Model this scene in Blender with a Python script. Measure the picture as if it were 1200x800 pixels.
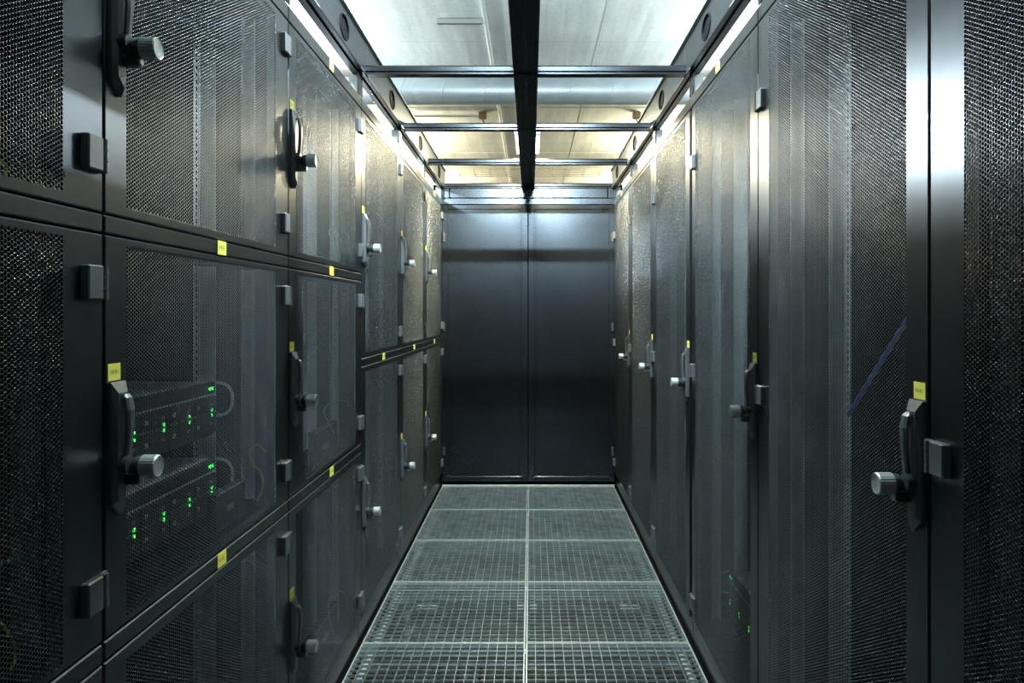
import bpy, math, random
import numpy as np
from mathutils import Vector, Matrix

random.seed(7)
for o in list(bpy.data.objects):
    bpy.data.objects.remove(o)
sc = bpy.context.scene
COL = sc.collection

# ------------------------------------------------------------------ camera
HC = 1.2
cd = bpy.data.cameras.new('camera'); cam = bpy.data.objects.new('camera', cd); COL.objects.link(cam)
cam.location = (0, 0, HC); cam.rotation_euler = (math.pi / 2, 0, 0)
cd.sensor_width = 36.0; cd.lens = 855 / 1200 * 36.0
cd.shift_x = -22 / 1200.0; cd.shift_y = -34 / 1200.0
cd.clip_start = 0.02; cd.clip_end = 60
sc.camera = cam

# ------------------------------------------------------------------ world, exposure, light levels
w = bpy.data.worlds.new('world'); sc.world = w; w.use_nodes = True
w.node_tree.nodes['Background'].inputs[0].default_value = (0.6, 0.75, 0.85, 1)
w.node_tree.nodes['Background'].inputs[1].default_value = 0.005
sc.view_settings.view_transform = 'Standard'; sc.view_settings.look = 'None'
sc.view_settings.gamma = 1.0; sc.view_settings.use_curve_mapping = False
sc.view_settings.exposure = 0.0
try:
    sc.cycles.use_denoising = True
    sc.cycles.max_bounces = 8
    sc.cycles.denoising_prefilter = 'NONE'
    sc.cycles.use_adaptive_sampling = False
    sc.cycles.sample_clamp_indirect = 2.5
    sc.cycles.sample_clamp_direct = 60.0
except Exception:
    pass

# tubes: label, x, y, z, axis, length, radius, colour, radiance, directions the light leaves the tube
COOL = (0.80, 0.93, 1.0); WARM = (1.0, 0.86, 0.58); NEUT = (0.95, 1.0, 0.95)
LAMPS = [
    ('bare tube lamp hanging above the near end of the aisle, cool white', 0.0, 1.82, 2.58, 'x', 0.55, 0.016, COOL, 2400, [(0, .9, -1)]),
    ('short warm twin-tube lamp lying on top of the roof spine at the far end', -0.018, 4.45, 2.235, 'y', 0.50, 0.014, WARM, 2000, [(1, 0, -.3), (-1, 0, -.3)]),
    ('cool tube lamp lying on the cabinet roofs left of the aisle', -0.98, 3.85, 2.16, 'y', 0.60, 0.016, COOL, 1500, [(1, 0, 0)]),
]
ADDED_LAMPS = [  # unseen lamps added to light ceiling and door tops: x, y, z, colour, radiance down, radiance up
    (-1.75, 1.6, 2.75, COOL, 330, 800), (1.75, 1.6, 2.75, COOL, 480, 700), (-2.6, 6.2, 3.0, COOL, 500, 1200), (2.6, 6.2, 3.0, COOL, 500, 1150),
    (-2.2, 10.3, 3.2, WARM, 300, 2100), (2.2, 10.3, 3.2, WARM, 300, 2100), (-2.2, 13.6, 3.2, WARM, 500, 1900), (2.2, 13.6, 3.2, WARM, 500, 1900),
]
def strip_light(name, centre, direction, axis, length, width, colour, radiance, parent):
    """one-sided strip of lamp surface"""
    l = bpy.data.lights.new(name, 'AREA'); l.shape = 'RECTANGLE'; l.size = length; l.size_y = width
    l.color = colour; l.energy = radiance * math.pi * length * width
    o = bpy.data.objects.new(name, l); COL.objects.link(o); o.parent = parent
    zz = -Vector(direction).normalized(); xx = Vector(axis); yy = zz.cross(xx)
    o.matrix_local = Matrix.Translation(centre) @ Matrix((xx, yy, zz)).transposed().to_4x4()
    return o

# ------------------------------------------------------------------ materials
def mat(name, base, rough=0.5, metal=0.0, spec=0.5, emis=None, estr=0.0, noise=None, bump=None, coat=0.0):
    m = bpy.data.materials.new(name); m.use_nodes = True
    nt = m.node_tree; b = nt.nodes['Principled BSDF']
    b.inputs['Base Color'].default_value = (*base, 1); b.inputs['Roughness'].default_value = rough
    b.inputs['Metallic'].default_value = metal; b.inputs['Specular IOR Level'].default_value = spec
    b.inputs['Coat Weight'].default_value = coat
    if emis:
        b.inputs['Emission Color'].default_value = (*emis, 1); b.inputs['Emission Strength'].default_value = estr
    tc = nt.nodes.new('ShaderNodeTexCoord')
    if noise:   # (scale, amount, scale vector)
        sca, amt, sv = noise
        mp = nt.nodes.new('ShaderNodeMapping'); mp.inputs['Scale'].default_value = sv
        n = nt.nodes.new('ShaderNodeTexNoise'); n.inputs['Scale'].default_value = sca; n.inputs['Detail'].default_value = 6
        cr = nt.nodes.new('ShaderNodeMapRange')
        cr.inputs['From Min'].default_value = 0.3; cr.inputs['From Max'].default_value = 0.7
        cr.inputs['To Min'].default_value = 1 - amt; cr.inputs['To Max'].default_value = 1 + amt
        mx = nt.nodes.new('ShaderNodeVectorMath'); mx.operation = 'SCALE'
        mx.inputs[0].default_value = base
        nt.links.new(tc.outputs['Object'], mp.inputs[0]); nt.links.new(mp.outputs[0], n.inputs['Vector'])
        nt.links.new(n.outputs['Fac'], cr.inputs['Value']); nt.links.new(cr.outputs[0], mx.inputs['Scale'])
        nt.links.new(mx.outputs[0], b.inputs['Base Color'])
    if bump:    # (scale, strength, distance)
        n2 = nt.nodes.new('ShaderNodeTexNoise'); n2.inputs['Scale'].default_value = bump[0]; n2.inputs['Detail'].default_value = 3
        bp = nt.nodes.new('ShaderNodeBump'); bp.inputs['Strength'].default_value = bump[1]; bp.inputs['Distance'].default_value = bump[2]
        nt.links.new(tc.outputs['Object'], n2.inputs['Vector']); nt.links.new(n2.outputs['Fac'], bp.inputs['Height'])
        nt.links.new(bp.outputs[0], b.inputs['Normal'])
    return m

M = {}
M['paint'] = mat('black_powder_coat', (0.100, 0.111, 0.120), 0.30, 0.96, 0.5, noise=(9, 0.10, (1, 1, 1)), bump=(900, 0.10, 0.0004))
M['mesh'] = mat('black_perforated_steel', (0.072, 0.080, 0.086), 0.28, 0.97, 0.5)
M['door'] = mat('black_satin_sheet', (0.072, 0.088, 0.106), 0.25, 0.95, 0.5, noise=(4, 0.12, (1, 1, 1)), bump=(500, 0.12, 0.0005))
M['inner'] = mat('cabinet_inside_black', (0.005, 0.006, 0.007), 0.7, 0.0, 0.06)
M['plate'] = mat('roof_side_plate', (0.060, 0.070, 0.082), 0.34, 0.85, 0.5)
M['castgrey'] = mat('grey_cast_hinge', (0.13, 0.142, 0.15), 0.42, 0.4, 0.5)
M['roof'] = mat('roof_frame_black', (0.035, 0.04, 0.045), 0.26, 0.9, 0.5, noise=(6, 0.12, (1, 1, 1)))
M['zinc'] = mat('galvanised_steel', (0.50, 0.57, 0.60), 0.42, 0.30, 0.5, noise=(30, 0.15, (1, 1, 1)))
M['grate'] = mat('galvanised_grating', (0.46, 0.54, 0.55), 0.36, 0.80, 0.5, noise=(14, 0.25, (1, 1, 1)))
M['plastic'] = mat('black_plastic', (0.040, 0.044, 0.050), 0.38, 0.0, 0.6, bump=(1200, 0.1, 0.0003))
M['handle'] = mat('dark_grey_cast_handle', (0.15, 0.165, 0.175), 0.40, 0.6, 0.5, bump=(1200, 0.1, 0.0003))
M['steel'] = mat('brushed_steel', (0.76, 0.80, 0.78), 0.32, 0.70, 0.5, noise=(60, 0.12, (1, 8, 1)))
M['darksteel'] = mat('dark_collar_steel', (0.16, 0.17, 0.165), 0.36, 0.8, 0.5)
M['yellow'] = mat('yellow_label', (0.95, 0.90, 0.15), 0.5, 0, 0.4)
M['ink'] = mat('label_ink', (0.20, 0.19, 0.06), 0.6)
M['led'] = mat('green_led', (0.05, 0.6, 0.1), 0.4, emis=(0.05, 1.0, 0.12), estr=3.5)
M['leddim'] = mat('dim_green_led', (0.05, 0.5, 0.1), 0.4, emis=(0.03, 1.0, 0.15), estr=2.2)
M['mauve'] = mat('mauve_plastic', (0.32, 0.16, 0.24), 0.5)
M['bezel'] = mat('server_front_black', (0.020, 0.022, 0.026), 0.45, 0.2)
M['cyg'] = mat('yellow_green_cable', (0.85, 0.92, 0.22), 0.4)
M['cgreen'] = mat('green_cable', (0.35, 0.85, 0.66), 0.4)
M['cblue'] = mat('blue_cable', (0.11, 0.22, 0.72), 0.5)
M['duct'] = mat('zinc_duct', (0.60, 0.68, 0.74), 0.40, 0.55, 0.5, noise=(5, 0.08, (1, 1, 1)))
M['pale'] = mat('pale_grey_metal', (0.42, 0.46, 0.42), 0.5, 0.2)
M['white'] = mat('white_conduit', (0.74, 0.76, 0.74), 0.5)
M['rust'] = mat('rusty_bracket', (0.30, 0.19, 0.10), 0.8, noise=(40, 0.3, (1, 1, 1)))
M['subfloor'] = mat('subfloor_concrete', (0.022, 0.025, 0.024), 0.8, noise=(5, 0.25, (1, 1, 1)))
M['gframe'] = mat('bright_grating_frame', (0.66, 0.74, 0.74), 0.4, 0.6)
M['lid'] = mat('server_lid_steel', (0.48, 0.55, 0.58), 0.45, 0.2)
M['tray'] = mat('cream_tray', (0.62, 0.60, 0.48), 0.6)

def lamp_mat(name, colour, strength):
    m = bpy.data.materials.new(name); m.use_nodes = True
    nt = m.node_tree; nt.nodes.clear()
    e = nt.nodes.new('ShaderNodeEmission'); e.inputs[0].default_value = (*colour, 1); e.inputs[1].default_value = strength
    out = nt.nodes.new('ShaderNodeOutputMaterial'); nt.links.new(e.outputs[0], out.inputs[0])
    return m

def glass_mat():
    m = bpy.data.materials.new('clear_roof_pane'); m.use_nodes = True
    nt = m.node_tree; nt.nodes.clear()
    t = nt.nodes.new('ShaderNodeBsdfTransparent'); t.inputs[0].default_value = (0.96, 0.98, 0.97, 1)
    g = nt.nodes.new('ShaderNodeBsdfGlossy'); g.inputs['Roughness'].default_value = 0.05
    f = nt.nodes.new('ShaderNodeFresnel'); f.inputs[0].default_value = 1.18
    mx = nt.nodes.new('ShaderNodeMixShader'); out = nt.nodes.new('ShaderNodeOutputMaterial')
    ge = nt.nodes.new('ShaderNodeNewGeometry'); sb = nt.nodes.new('ShaderNodeMath'); sb.operation = 'SUBTRACT'; sb.inputs[0].default_value = 1.0
    ml = nt.nodes.new('ShaderNodeMath'); ml.operation = 'MULTIPLY'
    nt.links.new(ge.outputs['Backfacing'], sb.inputs[1]); nt.links.new(sb.outputs[0], ml.inputs[0]); nt.links.new(f.outputs[0], ml.inputs[1])
    nt.links.new(ml.outputs[0], mx.inputs[0]); nt.links.new(t.outputs[0], mx.inputs[1]); nt.links.new(g.outputs[0], mx.inputs[2])
    nt.links.new(mx.outputs[0], out.inputs[0])
    return m
M['pane'] = glass_mat()

def concrete(name, base, amt=0.10):
    m = bpy.data.materials.new(name); m.use_nodes = True
    nt = m.node_tree; b = nt.nodes['Principled BSDF']; b.inputs['Roughness'].default_value = 0.85
    b.inputs['Specular IOR Level'].default_value = 0.2
    tc = nt.nodes.new('ShaderNodeTexCoord')
    def noise(scale, sv, detail=8, dist=0.0):
        mp = nt.nodes.new('ShaderNodeMapping'); mp.inputs['Scale'].default_value = sv
        n = nt.nodes.new('ShaderNodeTexNoise'); n.inputs['Scale'].default_value = scale; n.inputs['Detail'].default_value = detail
        n.inputs['Distortion'].default_value = dist
        nt.links.new(tc.outputs['Object'], mp.inputs[0]); nt.links.new(mp.outputs[0], n.inputs['Vector']); return n.outputs['Fac']
    def rng(v, a, bb, c, d):
        r = nt.nodes.new('ShaderNodeMapRange'); r.inputs['From Min'].default_value = a; r.inputs['From Max'].default_value = bb
        r.inputs['To Min'].default_value = c; r.inputs['To Max'].default_value = d; nt.links.new(v, r.inputs['Value']); return r.outputs[0]
    def mul(a, bb):
        r = nt.nodes.new('ShaderNodeMath'); r.operation = 'MULTIPLY'; nt.links.new(a, r.inputs[0]); nt.links.new(bb, r.inputs[1]); return r.outputs[0]
    v = rng(noise(0.8, (1, 1, 1)), 0.3, 0.7, 1 - amt, 1 + amt)
    v = mul(v, rng(noise(5, (2.5, 0.18, 1), 6, 0.4), 0.3, 0.7, 1 - amt * 0.9, 1 + amt * 0.9))
    v = mul(v, rng(noise(26, (1, 1, 1)), 0.25, 0.75, 1 - amt * 0.5, 1 + amt * 0.5))
    v = mul(v, rng(noise(11, (1, 1, 1), 2), 0.18, 0.30, 0.72, 1.0))
    s = nt.nodes.new('ShaderNodeVectorMath'); s.operation = 'SCALE'; s.inputs[0].default_value = base
    nt.links.new(v, s.inputs['Scale']); nt.links.new(s.outputs[0], b.inputs['Base Color'])
    bp = nt.nodes.new('ShaderNodeBump'); bp.inputs['Strength'].default_value = 0.3; bp.inputs['Distance'].default_value = 0.01
    nt.links.new(noise(14, (1, 1, 1)), bp.inputs['Height']); nt.links.new(bp.outputs[0], b.inputs['Normal'])
    return m
M['concrete'] = concrete('concrete_ceiling', (0.66, 0.685, 0.68), 0.13)
M['wall'] = concrete('concrete_wall', (0.62, 0.60, 0.52), 0.08)

# ------------------------------------------------------------------ mesh builder
class MB:
    def __init__(s, sgn=1):
        s.v = []; s.f = []; s.m = []; s.mats = []; s.sm = []; s.s = sgn
    def mi(s, m):
        if m not in s.mats: s.mats.append(m)
        return s.mats.index(m)
    def add(s, vs, fs, m, smooth=False):
        o = len(s.v); k = s.mi(m)
        s.v += [(a * s.s, b, c) for a, b, c in vs]
        for f in fs:
            f = [o + i for i in f]
            if s.s < 0: f.reverse()
            s.f.append(f); s.m.append(k); s.sm.append(smooth)
    def box(s, x0, x1, y0, y1, z0, z1, m, c=0.0):
        if x1 < x0: x0, x1 = x1, x0
        if y1 < y0: y0, y1 = y1, y0
        if z1 < z0: z0, z1 = z1, z0
        if c <= 0:
            vs = [(x, y, z) for x in (x0, x1) for y in (y0, y1) for z in (z0, z1)]
            fs = [(0, 1, 3, 2), (4, 6, 7, 5), (0, 4, 5, 1), (2, 3, 7, 6), (0, 2, 6, 4), (1, 5, 7, 3)]
            s.add(vs, fs, m); return
        c = min(c, (x1 - x0) * .45, (y1 - y0) * .45, (z1 - z0) * .45)
        P = ((x0, x1), (y0, y1), (z0, z1)); vs = []; idx = {}
        for i in (0, 1):
            for j in (0, 1):
                for k in (0, 1):
                    for ax in range(3):
                        p = [P[0][i], P[1][j], P[2][k]]
                        for a, q in enumerate((i, j, k)):
                            if a != ax: p[a] += c if q == 0 else -c
                        idx[(i, j, k, ax)] = len(vs); vs.append(tuple(p))
        fs = []
        cen = Vector(((x0 + x1) / 2, (y0 + y1) / 2, (z0 + z1) / 2))
        def face(l):
            pts = [Vector(vs[i]) for i in l]
            n = (pts[1] - pts[0]).cross(pts[2] - pts[0])
            if n.dot(sum(pts, Vector()) / len(pts) - cen) < 0: l = l[::-1]
            fs.append(l)
        for ax in range(3):
            o1, o2 = [a for a in range(3) if a != ax]
            for q in (0, 1):
                l = []
                for (a, b) in ((0, 0), (1, 0), (1, 1), (0, 1)):
                    k = [0, 0, 0]; k[ax] = q; k[o1] = a; k[o2] = b; l.append(idx[(*k, ax)])
                face(l)
            for a in (0, 1):
                for b in (0, 1):   # edges along ax
                    k0 = [0, 0, 0]; k0[o1] = a; k0[o2] = b; k1 = list(k0); k1[ax] = 1
                    face([idx[(*k0, o1)], idx[(*k1, o1)], idx[(*k1, o2)], idx[(*k0, o2)]])
        for i in (0, 1):
            for j in (0, 1):
                for k in (0, 1): face([idx[(i, j, k, 0)], idx[(i, j, k, 1)], idx[(i, j, k, 2)]])
        s.add(vs, fs, m)
    def tube(s, pts, r, m, n=8, caps=True, smooth=True):
        pts = [Vector(p) for p in pts]; N = len(pts)
        rs = r if isinstance(r, (list, tuple)) else [r] * N
        t0 = (pts[1] - pts[0]).normalized()
        up = Vector((0, 0, 1)) if abs(t0.z) < .9 else Vector((0, 1, 0))
        a = t0.cross(up).normalized(); vs = []
        for i, p in enumerate(pts):
            t = (pts[min(i + 1, N - 1)] - pts[max(i - 1, 0)])
            t = t.normalized() if t.length > 1e-9 else t0
            a = (a - t * a.dot(t)).normalized(); b = t.cross(a)
            for k in range(n):
                q = 2 * math.pi * k / n
                vs.append(tuple(p + (a * math.cos(q) + b * math.sin(q)) * rs[i]))
        fs = [(i * n + k, i * n + (k + 1) % n, (i + 1) * n + (k + 1) % n, (i + 1) * n + k) for i in range(N - 1) for k in range(n)]
        s.add(vs, fs, m, smooth)
        if caps:
            s.add(vs[:n], [tuple(range(n))[::-1]], m); s.add(vs[-n:], [tuple(range(n))], m)
    def prism(s, prof, y0, y1, m, axis='y', smooth=False):
        """closed profile swept along an axis; prof = list of the two other coordinates in order"""
        n = len(prof); ar = sum(prof[i][0] * prof[(i + 1) % n][1] - prof[(i + 1) % n][0] * prof[i][1] for i in range(n))
        def P(a, b, t): return {'y': (a, t, b), 'x': (t, a, b), 'z': (a, b, t)}[axis]
        vs = [P(a, b, y0) for a, b in prof] + [P(a, b, y1) for a, b in prof]
        fs = [tuple(range(n)), tuple(range(2 * n - 1, n - 1, -1))] + [((i + 1) % n, i, i + n, (i + 1) % n + n) for i in range(n)]
        flip = (ar < 0) ^ (axis in ('x', 'z'))
        if flip: fs = [f[::-1] for f in fs]
        s.add(vs, fs, m, smooth)
    def mesh(s, name):
        me = bpy.data.meshes.new(name); me.from_pydata(s.v, [], s.f)
        for m in s.mats: me.materials.append(m)
        me.polygons.foreach_set('material_index', s.m); me.polygons.foreach_set('use_smooth', s.sm); me.update()
        return me
    def build(s, name, parent=None, loc=(0, 0, 0)):
        return link(name, s.mesh(name), parent, loc)

def link(name, me, parent=None, loc=(0, 0, 0)):
    o = bpy.data.objects.new(name, me); COL.objects.link(o); o.parent = parent; o.location = loc; return o
def tag(o, label=None, cat=None, group=None, kind=None):
    if label: o['label'] = label
    if cat: o['category'] = cat
    if group: o['group'] = group
    if kind: o['kind'] = kind
    return o
def thing(name, label, cat, loc=(0, 0, 0), group=None):
    return tag(link(name, None, None, loc), label, cat, group)
CACHE = {}
def cached(key, fn):
    if key not in CACHE: CACHE[key] = fn()
    return CACHE[key]

_txt = {}
def text_geo(string, size):
    """outline of a word as flat triangles (x, y)"""
    if string not in _txt:
        c = bpy.data.curves.new('lettering', 'FONT'); c.body = string; c.size = 1.0; c.align_x = 'CENTER'; c.align_y = 'CENTER'; c.resolution_u = 2
        o = bpy.data.objects.new('lettering', c); COL.objects.link(o)
        dg = bpy.context.evaluated_depsgraph_get(); dg.update()
        me = bpy.data.meshes.new_from_object(o.evaluated_get(dg))
        _txt[string] = ([tuple(v.co) for v in me.vertices], [tuple(p.vertices) for p in me.polygons])
        bpy.data.objects.remove(o); bpy.data.curves.remove(c); bpy.data.meshes.remove(me)
    v, f = _txt[string]
    return [(a * size, b * size) for a, b, _ in v], f

# ------------------------------------------------------------------ perforated steel sheet (real hexagonal holes)
PR = 0.0031; PRR = PR * 2 / math.sqrt(3); HOLE = 0.0025 * 2 / math.sqrt(3); PT = 0.0008
NC = 121
PW = 2 * PRR + (NC - 1) * 1.5 * PRR
def perf_mesh(rows):
    H = rows * 2 * PR; ang = np.arange(6) * math.pi / 3
    cx = []; cz = []
    for c in range(NC):
        n = rows if c % 2 == 0 else rows - 1
        z0 = PR if c % 2 == 0 else 2 * PR
        cx.append(np.full(n, PRR + c * 1.5 * PRR)); cz.append(z0 + np.arange(n) * 2 * PR)
    cx = np.concatenate(cx) - PW / 2; cz = np.concatenate(cz) - H / 2; n = len(cx)
    ca, sa = np.cos(ang), np.sin(ang)
    V = np.zeros((n, 18, 3))
    V[:, 0:6, 1] = cx[:, None] + PRR * ca; V[:, 0:6, 2] = cz[:, None] + PRR * sa
    for k, x in ((6, 0), (12, PT)):
        V[:, k:k + 6, 0] = x; V[:, k:k + 6, 1] = cx[:, None] + HOLE * ca; V[:, k:k + 6, 2] = cz[:, None] + HOLE * sa
    q = []
    for i in range(6):
        j = (i + 1) % 6
        q.append((i, 6 + i, 6 + j, j))            # front web, facing -x
        q.append((6 + i, 12 + i, 12 + j, 6 + j))  # wall of the hole
    F = (np.arange(n)[:, None, None] * 18 + np.array(q)[None]).reshape(-1, 4)
    ev = []; ef = []
    def tri(*p):
        o = n * 18 + len(ev); ev.extend((0, a, b) for a, b in p); ef.append([o, o + 1, o + 2, o + 3])
    for e in (-1, 1):
        xe = e * PW / 2
        zs = [-H / 2 + PR + i * 2 * PR for i in range(rows)]
        for i in range(rows + 1):
            lo = zs[i - 1] if i > 0 else -H / 2; hi = zs[i] if i < rows else H / 2; m = -H / 2 + i * 2 * PR
            a, b, c2, d = (xe, lo), (xe, hi), (xe - e * PRR / 2, m), (xe - e * PRR / 2, m)
            if i == 0: c2 = (xe - e * PRR / 2, -H / 2); d = c2
            tri(*( (a, b, c2, d) if e < 0 else (a, c2, d, b)))
        for c in range(1, NC, 2):
            x = PRR + c * 1.5 * PRR - PW / 2
            zt = e * (H / 2 - PR)
            p = [(x - PRR / 2, zt), (x + PRR / 2, zt), (x + PRR, e * H / 2), (x - PRR, e * H / 2)]
            if e > 0: p.reverse()
            tri(*p)
    V = np.concatenate([V.reshape(-1, 3), np.array(ev)]); F = np.concatenate([F, np.array(ef)])
    me = bpy.data.meshes.new('perforated_panel'); me.vertices.add(len(V)); me.vertices.foreach_set('co', V.ravel())
    me.loops.add(F.size); me.loops.foreach_set('vertex_index', F.ravel().astype(np.int32))
    me.polygons.add(len(F)); me.polygons.foreach_set('loop_start', np.arange(0, F.size, 4, dtype=np.int32))
    me.update(calc_edges=True); me.materials.append(M['mesh'])
    return me

# ------------------------------------------------------------------ cabinet pieces (u = depth into the cabinet, y = along the aisle)
XL, XR = 0.6145, 0.580
PITCH = 0.8; GAP = 0.0045
Y0L, Y0R = 0.25, 0.262      # near edge of the first cabinet on each side
ZTOP = 1.98; ZDOOR1 = 1.9375; ZDOOR0 = 0.09

def door_frame_mesh(s, Wd, Hd, py0, py1, pz0, pz1):
    """sheet steel door: front ring around the perforated field, chamfered outer edge, 22 mm deep"""
    b = MB(s); c = 0.0022; D = 0.022
    o0 = [(0, 0), (Wd, 0), (Wd, Hd), (0, Hd)]
    o1 = [(c, c), (Wd - c, c), (Wd - c, Hd - c), (c, Hd - c)]
    inn = [(py0, pz0), (py1, pz0), (py1, pz1), (py0, pz1)]
    def ring(A, ua, B, ub):
        vs = [(ua, y, z) for y, z in A] + [(ub, y, z) for y, z in B]
        b.add(vs, [((i + 1) % 4, i, 4 + i, 4 + (i + 1) % 4) for i in range(4)], M['paint'])
    ring(o0, D, o0, c)          # sides
    ring(o0, c, o1, 0)          # chamfer
    ring(o1, 0, inn, 0)         # face
    ring(inn, 0, inn, 0.004)    # lip of the opening
    i2 = [(py0 + .012, pz0 + .006), (py1 - .012, pz0 + .006), (py1 - .012, pz1 - .006), (py0 + .012, pz1 - .006)]
    ring(o0, D, inn, D)
    return b.mesh('door')

def hinge_mesh(s):
    b = MB(s)
    b.box(-0.0125, 0.001, -0.054, -0.019, -0.024, 0.024, M['castgrey'], 0.002)
    for k in range(3):
        z = -0.0235 + k * 0.016
        b.tube([(-0.0075, -0.0125, z), (-0.0075, -0.0125, z + 0.0148)], 0.0065, M['castgrey'], 12)
    b.box(-0.008, 0.0, -0.0205, -0.012, -0.0225, 0.0225, M['castgrey'])
    b.box(-0.003, 0.001, -0.012, 0.006, -0.0225, 0.0225, M['castgrey'])
    return b.mesh('hinge')

def handle_base_mesh(s):
    """cast plate, local z = 0 at the lock axis"""
    b = MB(s)
    # side profile in (y, z): narrow plate with slanted foot
    prof = [(0.006, -0.052), (0.030, -0.072), (0.034, -0.045), (0.036, 0.05), (0.040, 0.126), (0.002, 0.126), (0.004, 0.05), (0.004, -0.03)]
    n = len(prof)
    inset = [(0.010, -0.047), (0.026, -0.060), (0.030, -0.042), (0.032, 0.05), (0.034, 0.110), (0.010, 0.110), (0.008, 0.05), (0.008, -0.028)]
    vs = [(0.0, y, z) for y, z in prof] + [(-0.006, y, z) for y, z in prof] + [(-0.013, y, z) for y, z in inset]
    fs = []
    for L in (0, n):
        fs += [((i + 1) % n + L, i + L, i + L + n, (i + 1) % n + L + n) for i in range(n)]
    fs.append(tuple(range(2 * n, 3 * n))[::-1])
    fs = [f[::-1] for f in fs] if False else fs
    b.add(vs, fs, M['handle'])
    b.tube([(-0.010, 0.020, 0.004), (-0.024, 0.020, 0.004)], 0.0135, M['plastic'], 16)
    return b.mesh('handle_plate')

def lever_mesh(s):
    b = MB(s)
    st = [(0.108, -0.014, 0.006), (0.103, -0.018, 0.0090), (0.085, -0.0215, 0.0100), (0.06, -0.021, 0.0085), (0.035, -0.019, 0.0070), (0.010, -0.017, 0.0065)]
    vs = []; fs = []
    for z, u, hw in st:
        y = 0.024
        for dy, du in ((-1, .5), (-1, -.5), (-.55, -1), (.55, -1), (1, -.5), (1, .5)):
            vs.append((u + du * 0.0045, y + dy * hw, z))
    for i in range(len(st) - 1):
        for k in range(6):
            fs.append((i * 6 + k, i * 6 + (k + 1) % 6, (i + 1) * 6 + (k + 1) % 6, (i + 1) * 6 + k))
    fs.append(tuple(range(6))[::-1]); fs.append(tuple(range(30, 36)))
    b.add(vs, fs, M['handle'])
    return b.mesh('lever')

def lock_mesh(s):
    b = MB(s); y = 0.030
    b.tube([(-0.006, y, 0), (-0.026, y, 0)], 0.0105, M['plastic'], 16)
    b.tube([(-0.026, y, 0), (-0.027, y, 0), (-0.033, y, 0), (-0.037, y, 0)], [0.0105, 0.0135, 0.0150, 0.0155], M['darksteel'], 24)
    n = 40   # knurled barrel
    b.box(-0.034, -0.008, y - 0.007, y + 0.007, -0.027, -0.012, M['darksteel'], 0.002)
    b.tube([(-0.034, y, -0.0195), (-0.0365, y, -0.0195)], 0.0055, M['steel'], 14)
    return b.mesh('lock_housing')

def knob_mesh(s):
    b = MB(s); y = 0.030; n = 48; vs = []; fs = []
    st = [(-0.037, 0.0150), (-0.0385, 0.0162), (-0.0595, 0.0162), (-0.0615, 0.0150)]
    for i, (u, r) in enumerate(st):
        for k in range(n):
            a = 2 * math.pi * k / n; rr = r + (0.0004 if (k % 2 and i in (1, 2)) else 0)
            vs.append((u, y + rr * math.cos(a), rr * math.sin(a)))
    for i in range(3):
        for k in range(n): fs.append((i * n + k, i * n + (k + 1) % n, (i + 1) * n + (k + 1) % n, (i + 1) * n + k))
    b.add(vs, fs, M['steel'])
    # slightly dished end face turned in rings
    rs = [0.0150, 0.0135, 0.0, ]
    ev = []
    for u, r in ((-0.0615, 0.0150), (-0.0608, 0.0138), (-0.0600, 0.0070)):
        for k in range(n): ev.append((u, y + r * math.cos(2 * math.pi * k / n), r * math.sin(2 * math.pi * k / n)))
    ev.append((-0.0598, y, 0)); c = len(ev) - 1
    ef = [(i * n + k, i * n + (k + 1) % n, (i + 1) * n + (k + 1) % n, (i + 1) * n + k) for i in range(2) for k in range(n)]
    ef += [(2 * n + k, 2 * n + (k + 1) % n, c) for k in range(n)]
    b.add(ev, ef, M['steel'])
    return b.mesh('knob')

def label_mesh(s, wdt, hgt, string):
    b = MB(s)
    b.box(-0.0012, 0.0, -wdt / 2, wdt / 2, -hgt / 2, hgt / 2, M['yellow'])
    v, f = text_geo(string, wdt * 0.27)
    b2 = MB(1)   # letters must not be mirrored
    vs = [(-0.0014 * s, -a * s, c) for a, c in v]
    b2.add([(p[0] , p[1], p[2]) for p in vs], f, M['ink'])
    o = len(b.v); k = b.mi(M['ink']); b.v += b2.v
    for g in b2.f: b.f.append([o + i for i in g]); b.m.append(k); b.sm.append(False)
    return b.mesh('label')

def rail_mesh(s, zb, zt, near):
    """19 inch rail with square cut-outs: flange + return toward the aisle (local y = outer edge of flange)"""
    b = MB(s); u = 0.150; wf = 0.036; d = -1 if near else 1
    y_in, y_out = (0.0, wf) if not near else (0.0, -wf)   # flange runs from y_in (free edge) to y_out (return)
    ys = [0.0, 0.010, 0.0195, wf]; ys = [d * t for t in ys]
    step = 0.0159; hs = 0.0095; z = zb
    def sheet(ya, yb, za, zc): b.box(u, u + 0.002, ya, yb, za, zc, M['zinc'])
    sheet(ys[0], ys[1], zb, zt); sheet(ys[2], ys[3], zb, zt)
    while z < zt - 0.002:
        z2 = min(z + step - hs, zt); sheet(ys[1], ys[2], z, z2); z += step
    b.box(u - 0.034, u + 0.002, ys[3], ys[3] + d * 0.002, zb, zt, M['zinc'])
    return b.mesh('mounting_rail')

def post_mesh(s, zb, zt):
    b = MB(s)
    b.box(0.075, 0.103, -0.002, 0.0, zb, zt, M['zinc']); b.box(0.101, 0.103, -0.022, -0.002, zb, zt, M['zinc'])
    b.box(0.075, 0.077, -0.010, -0.002, zb, zt, M['zinc'])
    return b.mesh('corner_post')

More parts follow.
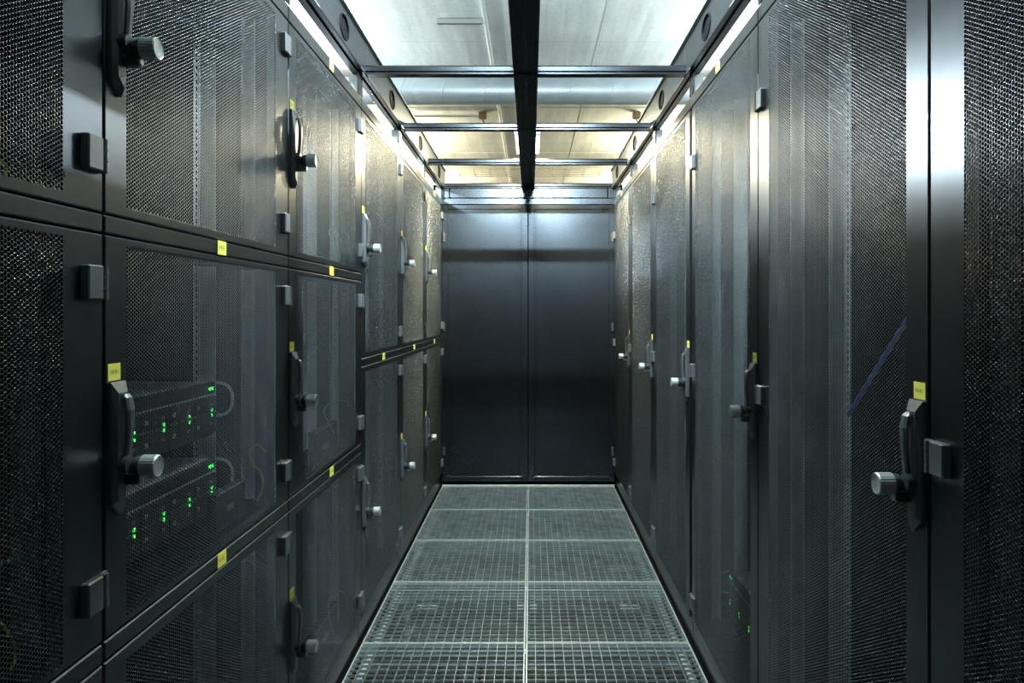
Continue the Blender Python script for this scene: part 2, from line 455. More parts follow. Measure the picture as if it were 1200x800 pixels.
ORD = ['nearest', 'second', 'third', 'fourth', 'fifth', 'farthest']
def cabinet(side, i):
    s = -1 if side == 'left' else 1
    X = XL if s < 0 else XR; y0 = (Y0L if s < 0 else Y0R) + i * PITCH
    if s < 0 and i < 3: kind = 3
    elif s < 0: kind = 2
    else: kind = 1
    desc = {3: 'black three-door perforated server cabinet', 2: 'black two-door perforated server cabinet', 1: 'black full-height perforated server cabinet'}[kind]
    extra = {('left', -1): 'added out of view on the left to keep stray light out of the aisle', ('right', -1): 'added out of view on the right to keep stray light out of the aisle',
             ('left', 0): 'cut by the left photo edge, green cable inside', ('left', 1): 'with two glowing storage servers behind its middle door',
             ('left', 2): 'with thin green cable loops, just before the two-door cabinets', ('left', 3): 'first two-door one behind the three-door cabinets',
             ('left', 4): 'middle one of the two-door row on the left', ('left', 5): 'on the left beside the dark end doors',
             ('right', 0): 'cut by the right photo edge', ('right', 1): 'with a blue cable slanting inside',
             ('right', 2): 'with a green-lit server at its foot', ('right', 3): 'fourth from the right photo edge',
             ('right', 4): 'second from the dark end doors on the right', ('right', 5): 'on the right touching the dark end doors'}[(side, i)]
    root = thing('server_cabinet', desc + ' ' + extra, 'cabinet', (s * X, y0, 0), 'cabinets on the %s of the aisle' % side)
    W = PITCH; h = GAP / 2
    # carcass
    def carcass():
        b = MB(s); D = 1.10
        b.box(0.0, D, h, W - h, ZDOOR1 + 0.003, ZTOP, M['paint'], 0.002)           # top with its front rail
        b.box(0.012, D, h, W - h, 0.0, ZDOOR0 - 0.004, M['paint'], 0.002)          # plinth
        b.box(D - 0.02, D, h, W - h, ZDOOR0, ZDOOR1, M['inner'])                   # back
        b.box(0.026, 0.07, h, 0.028, ZDOOR0, ZDOOR1, M['inner']); b.box(0.026, 0.07, W - 0.028, W - h, ZDOOR0, ZDOOR1, M['inner'])
        if kind == 3:
            for z in (0.710, 1.328): b.box(0.028, D - 0.03, 0.004, W - 0.004, z - 0.006, z + 0.002, M['inner'])
        if kind == 2: b.box(0.028, D - 0.03, 0.004, W - 0.004, 1.011, 1.019, M['inner'])
        b.box(0.026, D, h, h + 0.0015, ZDOOR0, ZDOOR1, M['inner'])
        b.box(0.026, D, W - h - 0.0015, W - h, ZDOOR0, ZDOOR1, M['inner'])
        return b.mesh('carcass')
    link('carcass', cached(('carc', s, kind), carcass), root)
    bars = {3: [(0.6965, 0.7245), (1.315, 1.341)], 2: [(1.0035, 1.0315)], 1: []}[kind]
    txt = ('V5-R%d' if s < 0 else 'V6-R%d') % max(i, 1)
    small = lambda: label_mesh(s, 0.040, 0.0275, txt)
    for z0, z1 in bars:
        def bar():
            b = MB(s); b.box(0.0, 0.03, h, W - h, 0, z1 - z0, M['paint'], 0.0022); return b.mesh('crossbar')
        o = link('crossbar', cached(('bar', s, round(z1 - z0, 4)), bar), root, (0, 0, z0))
        link('label', cached(('sl', s, i), small), o, (0, W / 2, (z1 - z0) / 2))
    link('label', cached(('sl', s, i), small), root, (0, W / 2, 1.9595))
    # door zones
    zs = {3: [(ZDOOR0, 0.6935), (0.7275, 1.312), (1.344, ZDOOR1)], 2: [(ZDOOR0, 1.0005), (1.0345, ZDOOR1)], 1: [(ZDOOR0, ZDOOR1)]}[kind]
    rows = {3: 91, 2: 141, 1: 294}[kind]
    pm = cached(('perf', rows), lambda: perf_mesh(rows)); PH = rows * 2 * PR
    lock_z = {3: [0.338, 0.972, 1.592], 2: [0.470, 1.436], 1: [0.943]}[kind]
    mar = 0.0575 if s < 0 else 0.064
    for (z0, z1), lz in zip(zs, lock_z):
        Wd = W - GAP - (0.035 if (s > 0 and i == 2) else 0); Hd = z1 - z0
        py0 = mar - h; py1 = py0 + PW; zc = Hd / 2
        d = link('door', cached(('door', s, round(Wd, 3), round(Hd, 4)), lambda: door_frame_mesh(s, Wd, Hd, py0, py1, zc - PH / 2, zc + PH / 2)), root, (0, h, z0))
        p = link('perforated_panel', pm, d, (0, (py0 + py1) / 2, zc))
        p['kind'] = 'stuff'
        if s < 0: p.rotation_euler = (0, 0, math.pi)
        lo = lz - z0
        hb = link('handle_plate', cached(('hb', s), lambda: handle_base_mesh(s)), d, (0, 0.003, lo))
        link('lever', cached(('lv', s), lambda: lever_mesh(s)), d, (0, 0.003, lo))
        link('lock_housing', cached(('lk', s), lambda: lock_mesh(s)), d, (0, 0.003, lo))
        kb = link('knob', cached(('kb', s), lambda: knob_mesh(s)), d, (0, 0.003, lo)); kb['label'] = 'knurled brushed steel knob'
        lb = link('label', cached(('dl', s, i), lambda: label_mesh(s, 0.032, 0.025, txt)), d, (0, 0.0225, lo + 0.1405)); lb['label'] = 'small yellow label with the cabinet number'
        hz = [0.078, Hd - 0.070] if kind != 1 else [0.078, Hd * 0.5 - 0.02, Hd - 0.205]
        for z in hz: link('hinge', cached(('hg', s), lambda: hinge_mesh(s)), d, (0, Wd + 0.001, z))
        # rails of this compartment
        zb, zt = z0 + 0.006, z1 - 0.006
        link('mounting_rail', cached(('rl', s, round(Hd, 4), 0), lambda: rail_mesh(s, 0, Hd - 0.012, False)), root, (0, W - 0.195, zb))
        link('mounting_rail', cached(('rl', s, round(Hd, 4), 1), lambda: rail_mesh(s, 0, Hd - 0.012, True)), root, (0, 0.195, zb))
        link('corner_post', cached(('cp', s, round(Hd, 4)), lambda: post_mesh(s, 0, Hd - 0.012)), root, (0, W - 0.022, zb))
        link('corner_post', cached(('cp', s, round(Hd, 4)), lambda: post_mesh(s, 0, Hd - 0.012)), root, (0, 0.046, zb))
    if i <= 1:   # blanking panel closing the gap up to the roof frame
        def blank():
            b = MB(s); b.box(0.006, 0.012, h, W - h, 0, 0.075, M['paint'], 0.001); return b.mesh('top_panel')
        link('top_panel', cached(('blank', s), blank), root, (0, 0, ZTOP))
    return root

# ------------------------------------------------------------------ setting: floor
def floor_grate_mesh(W, D):
    b = MB(); t = 0.0045; H = 0.030; zt = 0.0
    b.box(0, W, 0, t, -H, zt, M['gframe']); b.box(0, W, D - t, D, -H, zt, M['gframe'])
    b.box(0, t, t, D - t, -H, zt, M['gframe']); b.box(W - t, W, t, D - t, -H, zt, M['gframe'])
    return b.mesh('floor_grating')
def grate_bars_mesh(W, D):
    b = MB(); t = 0.0022; n = 18; m = 18
    for i in range(1, n):
        x = W * i / n; b.box(x - t / 2, x + t / 2, 0.0035, D - 0.0035, -0.012, -0.0006, M['grate'])
    for j in range(1, m):
        y = D * j / m; b.box(0.0035, W - 0.0035, y - t / 2, y + t / 2, -0.009, -0.0006, M['grate'])
    return b.mesh('bearing_bars')
YB = 5.055
floor = MB()
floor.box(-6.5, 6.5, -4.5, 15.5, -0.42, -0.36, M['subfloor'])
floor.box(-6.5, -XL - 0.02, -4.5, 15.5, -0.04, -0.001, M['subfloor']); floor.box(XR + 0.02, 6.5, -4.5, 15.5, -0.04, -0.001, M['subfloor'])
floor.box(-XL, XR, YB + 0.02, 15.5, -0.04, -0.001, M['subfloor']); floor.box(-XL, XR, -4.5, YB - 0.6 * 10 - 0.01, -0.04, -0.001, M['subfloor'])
fl = floor.build('floor'); tag(fl, kind='structure')
gw = 0.592
gx = [-0.6130, -0.0165]
for r in range(10):
    for k, x in enumerate(gx):
        y = YB - 0.6 * (r + 1)
        g = link('floor_grating', cached(('gr', k), lambda: floor_grate_mesh(gw, 0.596)), fl, (x, y + 0.002, random.uniform(-0.0012, 0.0006)))
        bb = link('bearing_bars', cached(('gb', k), lambda: grate_bars_mesh(gw, 0.596)), g); bb['kind'] = 'stuff'
def stringer():
    b = MB(); b.box(-XL, XR, -0.02, 0.02, -0.075, -0.032, M['zinc'])
    return b.mesh('floor_stringer')
for r in range(10):
    link('floor_stringer', cached('str', stringer), fl, (0, YB - 0.6 * r - (0.025 if r == 0 else 0), 0))
def runner():
    b = MB()
    b.box(-0.006, 0.006, YB - 6.0, YB - 0.05, -0.055, -0.032, M['zinc'])
    y = YB - 5.9
    while y < YB - 0.1:
        b.box(-0.012, 0.012, y, y + 0.014, -0.0325, -0.0312, M['zinc']); y += 0.0333
    return b.mesh('edge_rail')
for x in (-XL + 0.035, XR - 0.035):
    link('edge_rail', cached('run', runner), fl, (x, 0, 0))
def pedestal():
    b = MB(); b.tube([(0, 0, -0.36), (0, 0, -0.075)], 0.015, M['zinc'], 10); b.box(-0.05, 0.05, -0.05, 0.05, -0.36, -0.354, M['zinc'])
    b.box(-0.035, 0.035, -0.035, 0.035, -0.08, -0.075, M['zinc']); return b.mesh('floor_pedestal')
for r in range(1, 10):
    for x in (-0.55, -0.018, 0.52): link('floor_pedestal', cached('ped', pedestal), fl, (x, YB - 0.6 * r, 0))
# bright threshold strip at the foot of the end doors
b = MB(); b.box(-XL, XR, YB - 0.004, YB + 0.010, -0.004, 0.006, M['zinc'], 0.001); tag(b.build('trim_1'), kind='structure')
# subfloor clutter seen through the grating: cable bundle
b = MB()
for k in range(7):
    x0 = -0.42 + k * 0.035; b.tube([(x0 + 0.02 * math.sin(y * 3 + k), y, -0.34 + 0.008 * (k % 3)) for y in np.arange(-0.5, 4.9, 0.3)], 0.010, M['plastic'], 6)
tag(b.build('cable_bundle'), 'black cable bundle lying on the subfloor beneath the grating', 'cables')

# ------------------------------------------------------------------ setting: end doors
def leaf(x0, x1, hx, back=False):
    root = link(DN[0], None, None, (x1 if back else x0, YN if back else YB, 0)); root['kind'] = 'structure'
    if back: root.rotation_euler = (0, 0, math.pi)
    w_ = x1 - x0; st = 0.040
    z0, z1 = 0.030, 1.945
    b = MB()
    b.box(st, w_ - st, 0.008, 0.020, z0 + 0.035, z1 - 0.030, M['door']); b.build('door_panel', root)
    b = MB()
    for (a, c, e, f) in ((0, st, z0, z1), (w_ - st, w_, z0, z1), (st, w_ - st, z0, z0 + 0.035), (st, w_ - st, z1 - 0.030, z1)):
        b.box(a, c, 0.0, 0.03, e, f, M['door'], 0.002)
    # raised inner bead beside the meeting stile
    bx_ = (w_ - st - 0.020) if hx < 0 else (st + 0.004)
    b.box(bx_, bx_ + 0.014, -0.004, 0.010, z0 + 0.035, z1 - 0.030, M['door'], 0.002)
    b.build('door_frame', root)
    for z in (0.24, 1.10, 1.72):
        b = MB(); xh = 0.012 if hx < 0 else w_ - 0.012
        b.tube([(xh, -0.010, z - 0.03), (xh, -0.010, z + 0.03)], 0.008, M['plastic'], 10)
        b.box(xh - 0.010, xh + 0.010, -0.006, 0.0, z - 0.03, z + 0.03, M['plastic'], 0.001); b.build('hinge', root)
YN = -0.56  # near end doors, unseen, added to keep stray light out of the aisle
DN = ['added_door_3']; leaf(-0.6145, -0.0205, -1, True)
DN = ['added_door_4']; leaf(-0.0165, 0.580, 1, True)
b = MB(); b.box(-0.64, 0.605, YN - 0.03, YN, 1.949, 2.066, M['door'], 0.002); b.box(-0.68, 0.64, YN - 0.05, YN - 0.035, -0.03, 2.09, M['inner']); tag(b.build('added_trim_3'), kind='structure')  # unseen header and dark sheet, added to close the near end against light
DN = ['door_1']; leaf(-0.6145, -0.0205, -1)
DN = ['door_2']; leaf(-0.0165, 0.580, 1)
b = MB()
b.box(-0.64, 0.605, YB - 0.002, YB + 0.03, 1.949, 1.990, M['door'], 0.002)
b.box(-0.56, 0.53, YB - 0.005, YB + 0.02, 1.994, 2.060, M['door'], 0.002)
b.box(-0.64, -0.565, YB - 0.006, YB + 0.03, 1.992, 2.066, M['door'], 0.002); b.box(0.535, 0.605, YB - 0.006, YB + 0.03, 1.992, 2.066, M['door'], 0.002)
b.box(-0.68, 0.64, YB + 0.032, YB + 0.045, -0.03, 2.09, M['inner'])  # dark sheet added behind the doors to block room light at the gaps
tag(b.build('trim_2'), kind='structure')

# ------------------------------------------------------------------ setting: room shell
ZC = 3.70
b = MB(); b.box(-6.5, 6.5, -4.5, 15.5, ZC, ZC + 0.1, M['concrete'])
# shallow ribs left by the formwork boards
for y in (3.2, 5.15, 8.9, 11.4, 13.2): b.box(-6.5, 6.5, y, y + 0.018, ZC - 0.006, ZC, M['concrete'])
for x in (-2.9, -1.62, 0.62, 1.9): b.box(x, x + 0.010, -4.5, 15.5, ZC - 0.005, ZC, M['concrete'])
tag(b.build('ceiling'), kind='structure')
for n, bxs in (('wall_left', (-6.6, -6.5, -4.5, 15.5)), ('wall_right', (6.5, 6.6, -4.5, 15.5)), ('wall_back', (-6.5, 6.5, 15.5, 15.6)), ('wall_front', (-6.5, 6.5, -4.6, -4.5))):
    b = MB(); b.box(*bxs, -0.4, ZC, M['wall']); tag(b.build(n), kind='structure')

# ------------------------------------------------------------------ cabinets
for i in range(-1, 6):  # first pair is unseen, added to shut stray light out of the aisle
    cabinet('left', i); cabinet('right', i)

# ------------------------------------------------------------------ containment roof frame
roof = thing('roof_frame', 'black steel containment roof frame spanning the aisle between the cabinets', 'roof frame', (0, 0, 2.06))
ZR = 0.0      # local zero = underside of the frame, 2.06 m
YE = [-0.545 + 0.8 * k for k in range(8)]    # -0.545 .. 5.055
def crossbar_mesh():
    b = MB()
    prof = [(-0.022, 0.0), (0.018, 0.0), (0.022, 0.004), (0.022, 0.034), (-0.014, 0.034), (-0.022, 0.026), (-0.022, 0.012), (-0.016, 0.009), (-0.022, 0.006)]
    b.prism(prof, -0.5975, 0.563, M['roof'], 'x'); return b.mesh('crossbar')
for y in YE: link('crossbar', cached('rcb', crossbar_mesh), roof, (0, y - 0.0, ZR))
b = MB()
b.box(-0.0635, -0.0200, YE[0], YB, 0.002, 0.120, M['roof'], 0.002); b.box(-0.0165, 0.0265, YE[0], YB, 0.002, 0.120, M['roof'], 0.002)
b.box(-0.0200, -0.0165, YE[0], YB, 0.006, 0.118, M['roof'])
b.build('center_beam', roof)
def side_beam(s):
    X = XL if s < 0 else XR
    b = MB(s)
    b.box(X - 0.019, X + 0.026, YE[0], YB, -0.004, 0.002, M['roof'], 0.001)      # bottom flange
    b.box(X - 0.002, X + 0.003, YE[0], YB, -0.011, -0.003, M['roof'], 0.0015)      # gasket lip
    b.box(X + 0.019, X + 0.026, YE[0], YB, 0.002, 0.03, M['roof'])
    o = b.build('side_beam', roof)
    # side plates with a round cable hole each
    for k in range(7):
        ya, yb = YE[k] + 0.0005, YE[k + 1] - 0.0005; L = yb - ya; H = 0.116; r = 0.036; ry = 0.052; n = 32
        c = (ya + L * 0.59, 0.050); b = MB(s); vs = []; fs = []
        for u in (X - 0.0195, X - 0.0165):
            for q in range(n):
                a = 2 * math.pi * q / n; ca, sa = math.cos(a), math.sin(a)
                vs.append((u, c[0] + ry * ca, c[1] + r * sa))
            for q in range(n):
                a = 2 * math.pi * q / n; ca, sa = math.cos(a), math.sin(a)
                t = min((yb - c[0]) / ca if ca > 1e-6 else 1e9, (ya - c[0]) / ca if ca < -1e-6 else 1e9, (H + 0.002 - c[1]) / sa if sa > 1e-6 else 1e9, (0.002 - c[1]) / sa if sa < -1e-6 else 1e9)
                vs.append((u, c[0] + t * ca, c[1] + t * sa))
        for q in range(n):
            p = (q + 1) % n
            fs += [(q, p, n + p, n + q)[::-1], (2 * n + q, 2 * n + p, 3 * n + p, 3 * n + q), (q, 2 * n + q, 2 * n + p, p)[::-1]]
        fs = fs
        b.add(vs, fs, M['plate'])
        # fill the four corners the fan leaves open
        for (yy, zz) in ((ya, 0.002), (yb, 0.002), (ya, H + 0.002), (yb, H + 0.002)):
            qa = math.atan2(zz - c[1], yy - c[0]) % (2 * math.pi); q0 = int(qa / (2 * math.pi) * n); q1 = (q0 + 1) % n
            A, B = vs[n + q0], vs[n + q1]; b.add([A, (A[0], yy, zz), B], [(0, 1, 2)], M['plate'])
        pl = b.build('side_plate', roof)
        b = MB(s)
        for ring in (0,):
            pts = [(X - 0.0205, c[0] + (ry + 0.001) * math.cos(t), c[1] + (r + 0.001) * math.sin(t)) for t in np.linspace(0, 2 * math.pi, 33)]
            b.tube(pts, 0.0030, M['inner'], 8, caps=False)
            b.box(X - 0.0163, X - 0.013, c[0] - ry - 0.01, c[0] + ry + 0.01, c[1] - r - 0.01, c[1] + r + 0.01, M['inner'])
        b.build('grommet', pl)
        b = MB(s)   # light edge trim carrying the pane
        b.box(X - 0.030, X - 0.0165, ya, yb, 0.117, 0.1215, M['pale']); b.build('pane_trim', roof)
        # clear pane of this bay
        xa, xb = (X - 0.017, 0.026 if s > 0 else 0.0635)
        b = MB(s); b.box(xb + 0.001, xa - 0.002, ya, yb, 0.1225, 0.1265, M['pane']); b.build('pane', roof)
    for k in range(0, 8):   # short stand on the cabinet roofs
        y = YE[k]; b = MB(s)
        b.box(X - 0.002, X + 0.040, y - 0.034, y - 0.031, -0.079, 0.0, M['pale'])
        b.box(X - 0.002, X + 0.002, y - 0.060, y + 0.004, -0.079, 0.0, M['roof'], 0.001)
        b.build('stand', roof)
    return o
side_beam(-1); side_beam(1)

# ------------------------------------------------------------------ lamps
for k, (lab, x, y, z, ax, L, r, colour, stg, dirs) in enumerate(LAMPS):
    root = thing('tube_lamp', lab, 'lamp', (x, y, z))
    d = Vector((1, 0, 0)) if ax == 'x' else Vector((0, 1, 0))
    gm = lamp_mat('lamp_glow_%d' % k, colour, 10)
    offs = [(-0.059, 0, 0), (0.057, 0, 0)] if k == 1 else [(0, 0, 0)]
    for of in offs:
        of = Vector(of); b = MB(); b.tube([of + d * (-L / 2), of + d * (L / 2)], r, gm, 12); b.build('tube', root)
    for q in dirs:
        c0 = Vector((0, 0, 0)) if k != 1 else Vector(offs[0 if q[0] < 0 else 1])
        strip_light('glow', c0 + Vector(q).normalized() * r * 1.3, q, d, L, 2 * r, colour, stg, root)
    if k == 1:
        b = MB(); b.box(-0.076, 0.074, -L / 2, L / 2, 0.018, 0.026, M['white'], 0.002); b.box(-0.075, 0.073, -L / 2 - 0.026, -L / 2, -0.016, 0.026, M['white'], 0.002); b.box(-0.075, 0.073, L / 2, L / 2 + 0.026, -0.016, 0.026, M['white'], 0.002); b.build('housing', root)
    for e in (-1, 1):
        b = MB(); c = d * (e * (L / 2 + 0.012)); b.tube([c - d * 0.012, c + d * 0.012], r * 1.15, M['white'], 12)
        if k == 0: b.tube([c + Vector((0, 0, r)), c + Vector((0, 0, ZC - z))], 0.0015, M['pale'], 6)
        elif k == 1: b.box(c.x - 0.012, c.x + 0.012, c.y - 0.010, c.y + 0.010, -(z - 2.18), -r, M['white'])
        else: b.box(c.x - 0.012, c.x + 0.012, c.y - 0.010, c.y + 0.010, -(z - ZTOP), -r, M['white'])
        b.build('end_cap', root)
place = ['above the near left cabinets', 'above the near right cabinets', 'above the far left cabinets', 'above the far right cabinets', 'beyond the end doors on the left', 'beyond the end doors on the right', 'near the back wall on the left', 'near the back wall on the right']
for k, (x, y, z, colour, stg, up) in enumerate(ADDED_LAMPS):
    root = thing('added_ceiling_lamp', 'unseen long tube lamp added ' + place[k], 'lamp', (x, y, z), 'unseen lamps added to light the hall')
    b = MB(); b.box(-0.09, 0.09, -0.75, 0.75, 0.03, 0.07, M['white'], 0.004)
    for e in (-0.6, 0.6): b.tube([(0, e, 0.07), (0, e, ZC - z)], 0.004, M['pale'], 6)
    b.build('housing', root)
    b = MB(); b.tube([(0, -0.72, 0), (0, 0.72, 0)], 0.02, lamp_mat('added_lamp_glow_%d' % k, colour, 8), 12); b.build('tube', root)
    strip_light('glow', (0, 0, -0.026), (0, 0, -1), (0, 1, 0), 1.44, 0.04, colour, stg, root)
    strip_light('glow', (0, 0, 0.076), (0, 0, 1), (0, 1, 0), 1.44, 0.04, colour, up, root)  # upward strip added above the closed housing to brighten the ceiling

# ------------------------------------------------------------------ things under the concrete ceiling
root = thing('ventilation_duct', 'round galvanised spiral duct crossing below the concrete ceiling', 'duct', (0, 7.35, 3.43))
b = MB(); b.tube([(-6.4, 0, 0), (6.4, 0, 0)], 0.135, M['duct'], 40); b.build('pipe', root)
def seam():
    b = MB(); b.tube([(0.045 * math.sin(t), 0.137 * math.cos(t), 0.137 * math.sin(t)) for t in np.linspace(0, 2 * math.pi, 33)], 0.004, M['duct'], 6, caps=False); return b.mesh('seam')
for k in range(29): link('seam', cached('seam', seam), root, (-5.9 + k * 0.42, 0, 0))
for x in (-3.1, -1.0, 1.1, 3.2):
    b = MB(); b.tube([(x, 0, 0.135), (x, 0, ZC - 3.43)], 0.005, M['pale'], 6); b.build('hanger', root)
b = MB(); b.box(-0.80, -0.41, 6.19, 6.23, ZC - 0.045, ZC - 0.006, M['pale'], 0.003); b.box(-0.79, -0.42, 6.200, 6.220, ZC - 0.047, ZC - 0.044, M['handle'])
tag(b.build('mounting_channel'), 'short grey mounting channel screwed to the concrete ceiling', 'channel')
b = MB(); b.tube([(-0.385, -2, ZC - 0.020), (-0.385, 14, ZC - 0.020)], 0.020, M['white'], 10)
tag(b.build('ceiling_conduit'), 'thin pale conduit running lengthwise along the concrete ceiling', 'conduit')
root = thing('wall_conduit', 'white conduit crossing the ceiling behind the duct with rusty brackets', 'conduit', (0, 9.1, ZC - 0.05))
b = MB(); b.tube([(-1.5, 0, 0), (-0.62, 0, 0)], 0.016, M['white'], 8); b.build('tube', root)
for x in (-0.60, 1.32): b = MB(); b.box(x - 0.05, x + 0.05, -0.03, 0.03, -0.04, 0.05, M['rust'], 0.01); b.tube([(x, 0, -0.04), (x + 0.02, 0, -0.10)], 0.01, M['rust'], 6); b.build('bracket', root)
root = thing('cable_tray', 'pale wire cable tray crossing the far end of the ceiling', 'cable tray', (0, 11.6, 3.42))
b = MB()
for (y, z) in ((0, 0), (0, 0.08), (0.3, 0), (0.3, 0.08), (0.15, 0)): b.tube([(-6, y, z), (6, y, z)], 0.006, M['tray'], 6)
b.build('side_wires', root)
def rung():
    b = MB(); b.tube([(0, 0, 0.09), (0, 0, 0), (0, 0.3, 0), (0, 0.3, 0.09)], 0.006, M['tray'], 6); return b.mesh('rung')
for k in range(48): link('rung', cached('rung', rung), root, (-5.9 + k * 0.25, 0, 0))
for x in (-4, -2, 0.5, 2.5, 4.5): b = MB(); b.tube([(x, 0.15, 0), (x, 0.15, ZC - 3.42)], 0.006, M['pale'], 6); b.build('hanger', root)

# ------------------------------------------------------------------ equipment behind the perforated doors
def at(s, px, py, X):
    """pixel -> point on the vertical plane x = s*X"""
    Y = 855 * X / abs(px - 622.0); return (s * X, Y, HC + (366 - py) / 855.0 * Y)

def storage_server(label, s, X, y0, y1, z0, z1, ncol, mirror=False):
    root = thing('storage_server', label, 'server', (s * X, y0, z0), 'storage servers behind the doors')
    W = y1 - y0; H = z1 - z0
    b = MB(s); b.box(0.004, 0.70, 0.012, W - 0.012, 0, H - 0.001, M['bezel']); b.box(0.004, 0.70, 0.012, W - 0.012, H - 0.001, H, M['lid']); b.build('chassis', root)
    b = MB(s); b.box(0, 0.004, -0.004, W + 0.004, 0, H, M['bezel'])
    b.box(-0.006, 0.0, 0.01, W - 0.01, H - 0.027, H - 0.001, M['bezel'], 0.001)
    b.box(-0.0075, 0.0, 0.01, W - 0.01, H - 0.0295, H - 0.0272, M['zinc']); b.build('front_bezel', root)
    for c in range(ncol):
        ya = 0.008 + c * (W - 0.016) / ncol; yb = ya + (W - 0.016) / ncol - 0.003
        zc_ = H * 0.44
        for (za, zb_) in ((0.006, zc_ - 0.001), (zc_ + 0.001, H - 0.032)):
            b = MB(s); b.box(-0.008, 0.0, ya, yb, za, zb_, M['bezel'], 0.0015)
            lat = (za + zb_) / 2
            b.box(-0.0095, -0.008, ya + 0.01, ya + 0.020, lat - 0.004, lat + 0.004, M['pale'])
            b.box(-0.0095, -0.008, yb - 0.034, yb - 0.020, lat - 0.003, lat + 0.003, M['mauve']); c_ = b.build('drive_carrier', root)
            sgn = 1 if za < 0.01 else -1
            le = (zb_ - 0.005) if sgn > 0 else (za + 0.005)
            b = MB(s); b.box(-0.0098, -0.008, yb - 0.026, yb - 0.020, le - 0.003, le + 0.003, M['led']); b.build('status_light', c_)
    b = MB(s)
    for dy in (0.0, 0.016): b.box(-0.0075, -0.006, W - 0.045 + dy, W - 0.037 + dy, H - 0.018, H - 0.011, M['led'])
    b.build('power_light', root)
    for ye in ((W - 0.001),):
        b = MB(s)
        pts = [(0, ye, H - 0.004)] + [(-0.043 * math.sin(t) ** .6, ye, (H - 0.042) + 0.038 * math.cos(t)) for t in np.linspace(0.12, math.pi - 0.12, 12)] + [(0, ye, H - 0.080)]
        b.tube(pts, 0.0035, M['zinc'], 8); b.build('handle', root)
    return root
storage_server('upper of two storage servers with green lights behind the middle left door', -1, 0.737, 1.25, 1.70, 0.918, 1.0405, 4)
storage_server('lower of two storage servers with green lights behind the middle left door', -1, 0.737, 1.25, 1.70, 0.741, 0.8635, 4)
storage_server('dark storage server at the foot of the right cabinet with green glow', 1, 0.702, 2.12, 2.57, 0.115, 0.293, 4)

def small_box(label, s, X, y0, y1, z0, z1):
    root = thing('cable_shelf', label, 'shelf', (s * X, y0, z0), 'cable shelves in the left cabinets')
    W = y1 - y0; H = z1 - z0; b = MB(s); b.box(0, 0.022, 0, W, 0, 0.0025, M['bezel']); b.box(0.002, 0.022, 0, W, H - 0.0025, H, M['bezel']); b.box(0, 0.002, 0, W, H - 0.003, H, M['zinc'])
    b.box(0.003, 0.022, 0, 0.003, 0, H, M['bezel']); b.box(0.003, 0.022, W - 0.003, W, 0, H, M['bezel']); b.build('tray_body', root)
    b = MB(s); b.box(0.004, 0.008, 0.004, W - 0.004, 0.004, H - 0.004, M['bezel']); b.box(0.0, 0.004, W * .35, W * .55, H * .4, H * .55, M['pale']); b.build('front_plate', root)
    return root
small_box('small cable shelf beneath the S-shaped cable beside the lower storage server', -1, 0.665, 1.55, 1.705, 0.731, 0.812)
small_box('pale cable shelf behind the upper door with a green loop', -1, 0.665, 2.25, 2.52, 1.3325, 1.376)
small_box('cable shelf behind the middle door with a thin green loop', -1, 0.665, 2.25, 2.52, 0.7135, 0.828)
small_box('cable shelf behind the lowest door with a faint green loop', -1, 0.665, 2.25, 2.52, 0.092, 0.205)

small_box('pale box near the ceiling of the upper compartment behind the door with the green loop', -1, 0.665, 2.28, 2.44, 1.868, 1.902)
root = thing('patch_bay', 'pale patch panel at the top of the cabinet above the storage servers', 'patch panel', (-0.745, 1.25, 1.828))
b = MB(-1); b.box(0, 0.16, 0, 0.45, 0, 0.004, M['lid']); b.box(0, 0.003, 0, 0.45, 0.004, 0.042, M['lid']); b.build('bracket', root)
for k in range(12):
    b = MB(-1); b.box(-0.004, 0.0, 0.02 + k * 0.035, 0.038 + k * 0.035, 0.013, 0.030, M['bezel'], 0.001); b.build('port', root)

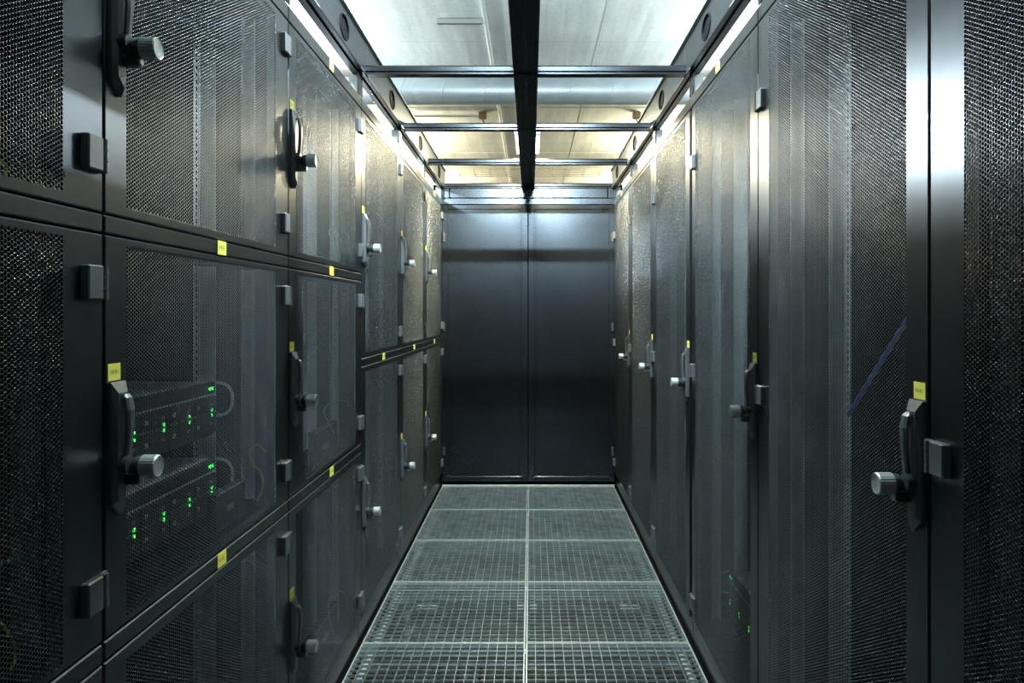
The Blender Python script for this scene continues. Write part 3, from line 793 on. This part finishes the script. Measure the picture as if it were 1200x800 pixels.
def smooth(pts, n=6):
    P = [Vector(p) for p in pts]; P = [P[0]] + P + [P[-1]]; out = []
    for i in range(1, len(P) - 2):
        for k in range(n):
            t = k / n; a, b_, c, d = P[i - 1], P[i], P[i + 1], P[i + 2]
            out.append(0.5 * ((2 * b_) + (-a + c) * t + (2 * a - 5 * b_ + 4 * c - d) * t * t + (-a + 3 * b_ - 3 * c + d) * t ** 3))
    out.append(P[-2]); return out
def cable(label, pix, s, X, r, m, tail=None):
    pts = [at(s, a, c, X) for a, c in pix]
    if tail:
        pts = pts + [tail]
    b = MB(); b.tube(smooth(pts), r, m, 6)
    return tag(b.build('patch_cable'), label, 'cable')
cable('yellow-green cable curling in an S above the small shelf beside the servers', [(319, 560), (318, 545), (312, 530), (303, 521), (296, 523), (293, 532), (297, 544), (305, 551), (308, 562), (307, 575), (302, 586)], -1, 0.662, 0.0030, M['cyg'])
cable('green cable loop behind the upper door of the third left cabinet', [(411, 290), (409, 278), (402, 268), (393, 265), (387, 268), (386, 274), (390, 281), (395, 289), (398, 299), (396, 308)], -1, 0.652, 0.0022, M['cgreen'])
cable('thin green cable loop behind the middle door of the third left cabinet', [(411, 482), (408, 473), (400, 469), (391, 470), (383, 475), (380, 483), (383, 491), (388, 500), (392, 508)], -1, 0.652, 0.0019, M['cgreen'])
cable('faint green cable loop behind the lowest door of the third left cabinet', [(408, 715), (406, 700), (399, 692), (391, 693), (386, 702), (385, 715), (387, 730), (391, 742)], -1, 0.652, 0.0012, M['cgreen'])
cable('yellow-green cable arching across the lower left corner of the photo', [(-16, 665), (0, 660), (18, 655), (34, 654), (52, 659), (67, 668), (76, 682), (84, 697), (86, 716)], -1, 0.665, 0.0026, M['cgreen'])
cable('bright yellow cable bending down at the bottom left photo edge', [(-14, 724), (0, 730), (9, 740), (16, 755), (17, 770), (13, 785)], -1, 0.662, 0.0024, M['cyg'])
cable('yellow cable end behind the top left door near the photo edge', [(-4, 190), (4, 192), (8, 200), (3, 206)], -1, 0.665, 0.003, M['cyg'])
b = MB(); P = [at(1, 994, 486, 0.672), at(1, 1028, 431, 0.668), at(1, 1060, 380, 0.662), at(1, 1080, 350, 0.660)]
b.tube(smooth(P), 0.0045, M['cblue'], 10)
tag(b.build('blue_cable'), 'blue cable slanting behind the perforated door on the right', 'cable')
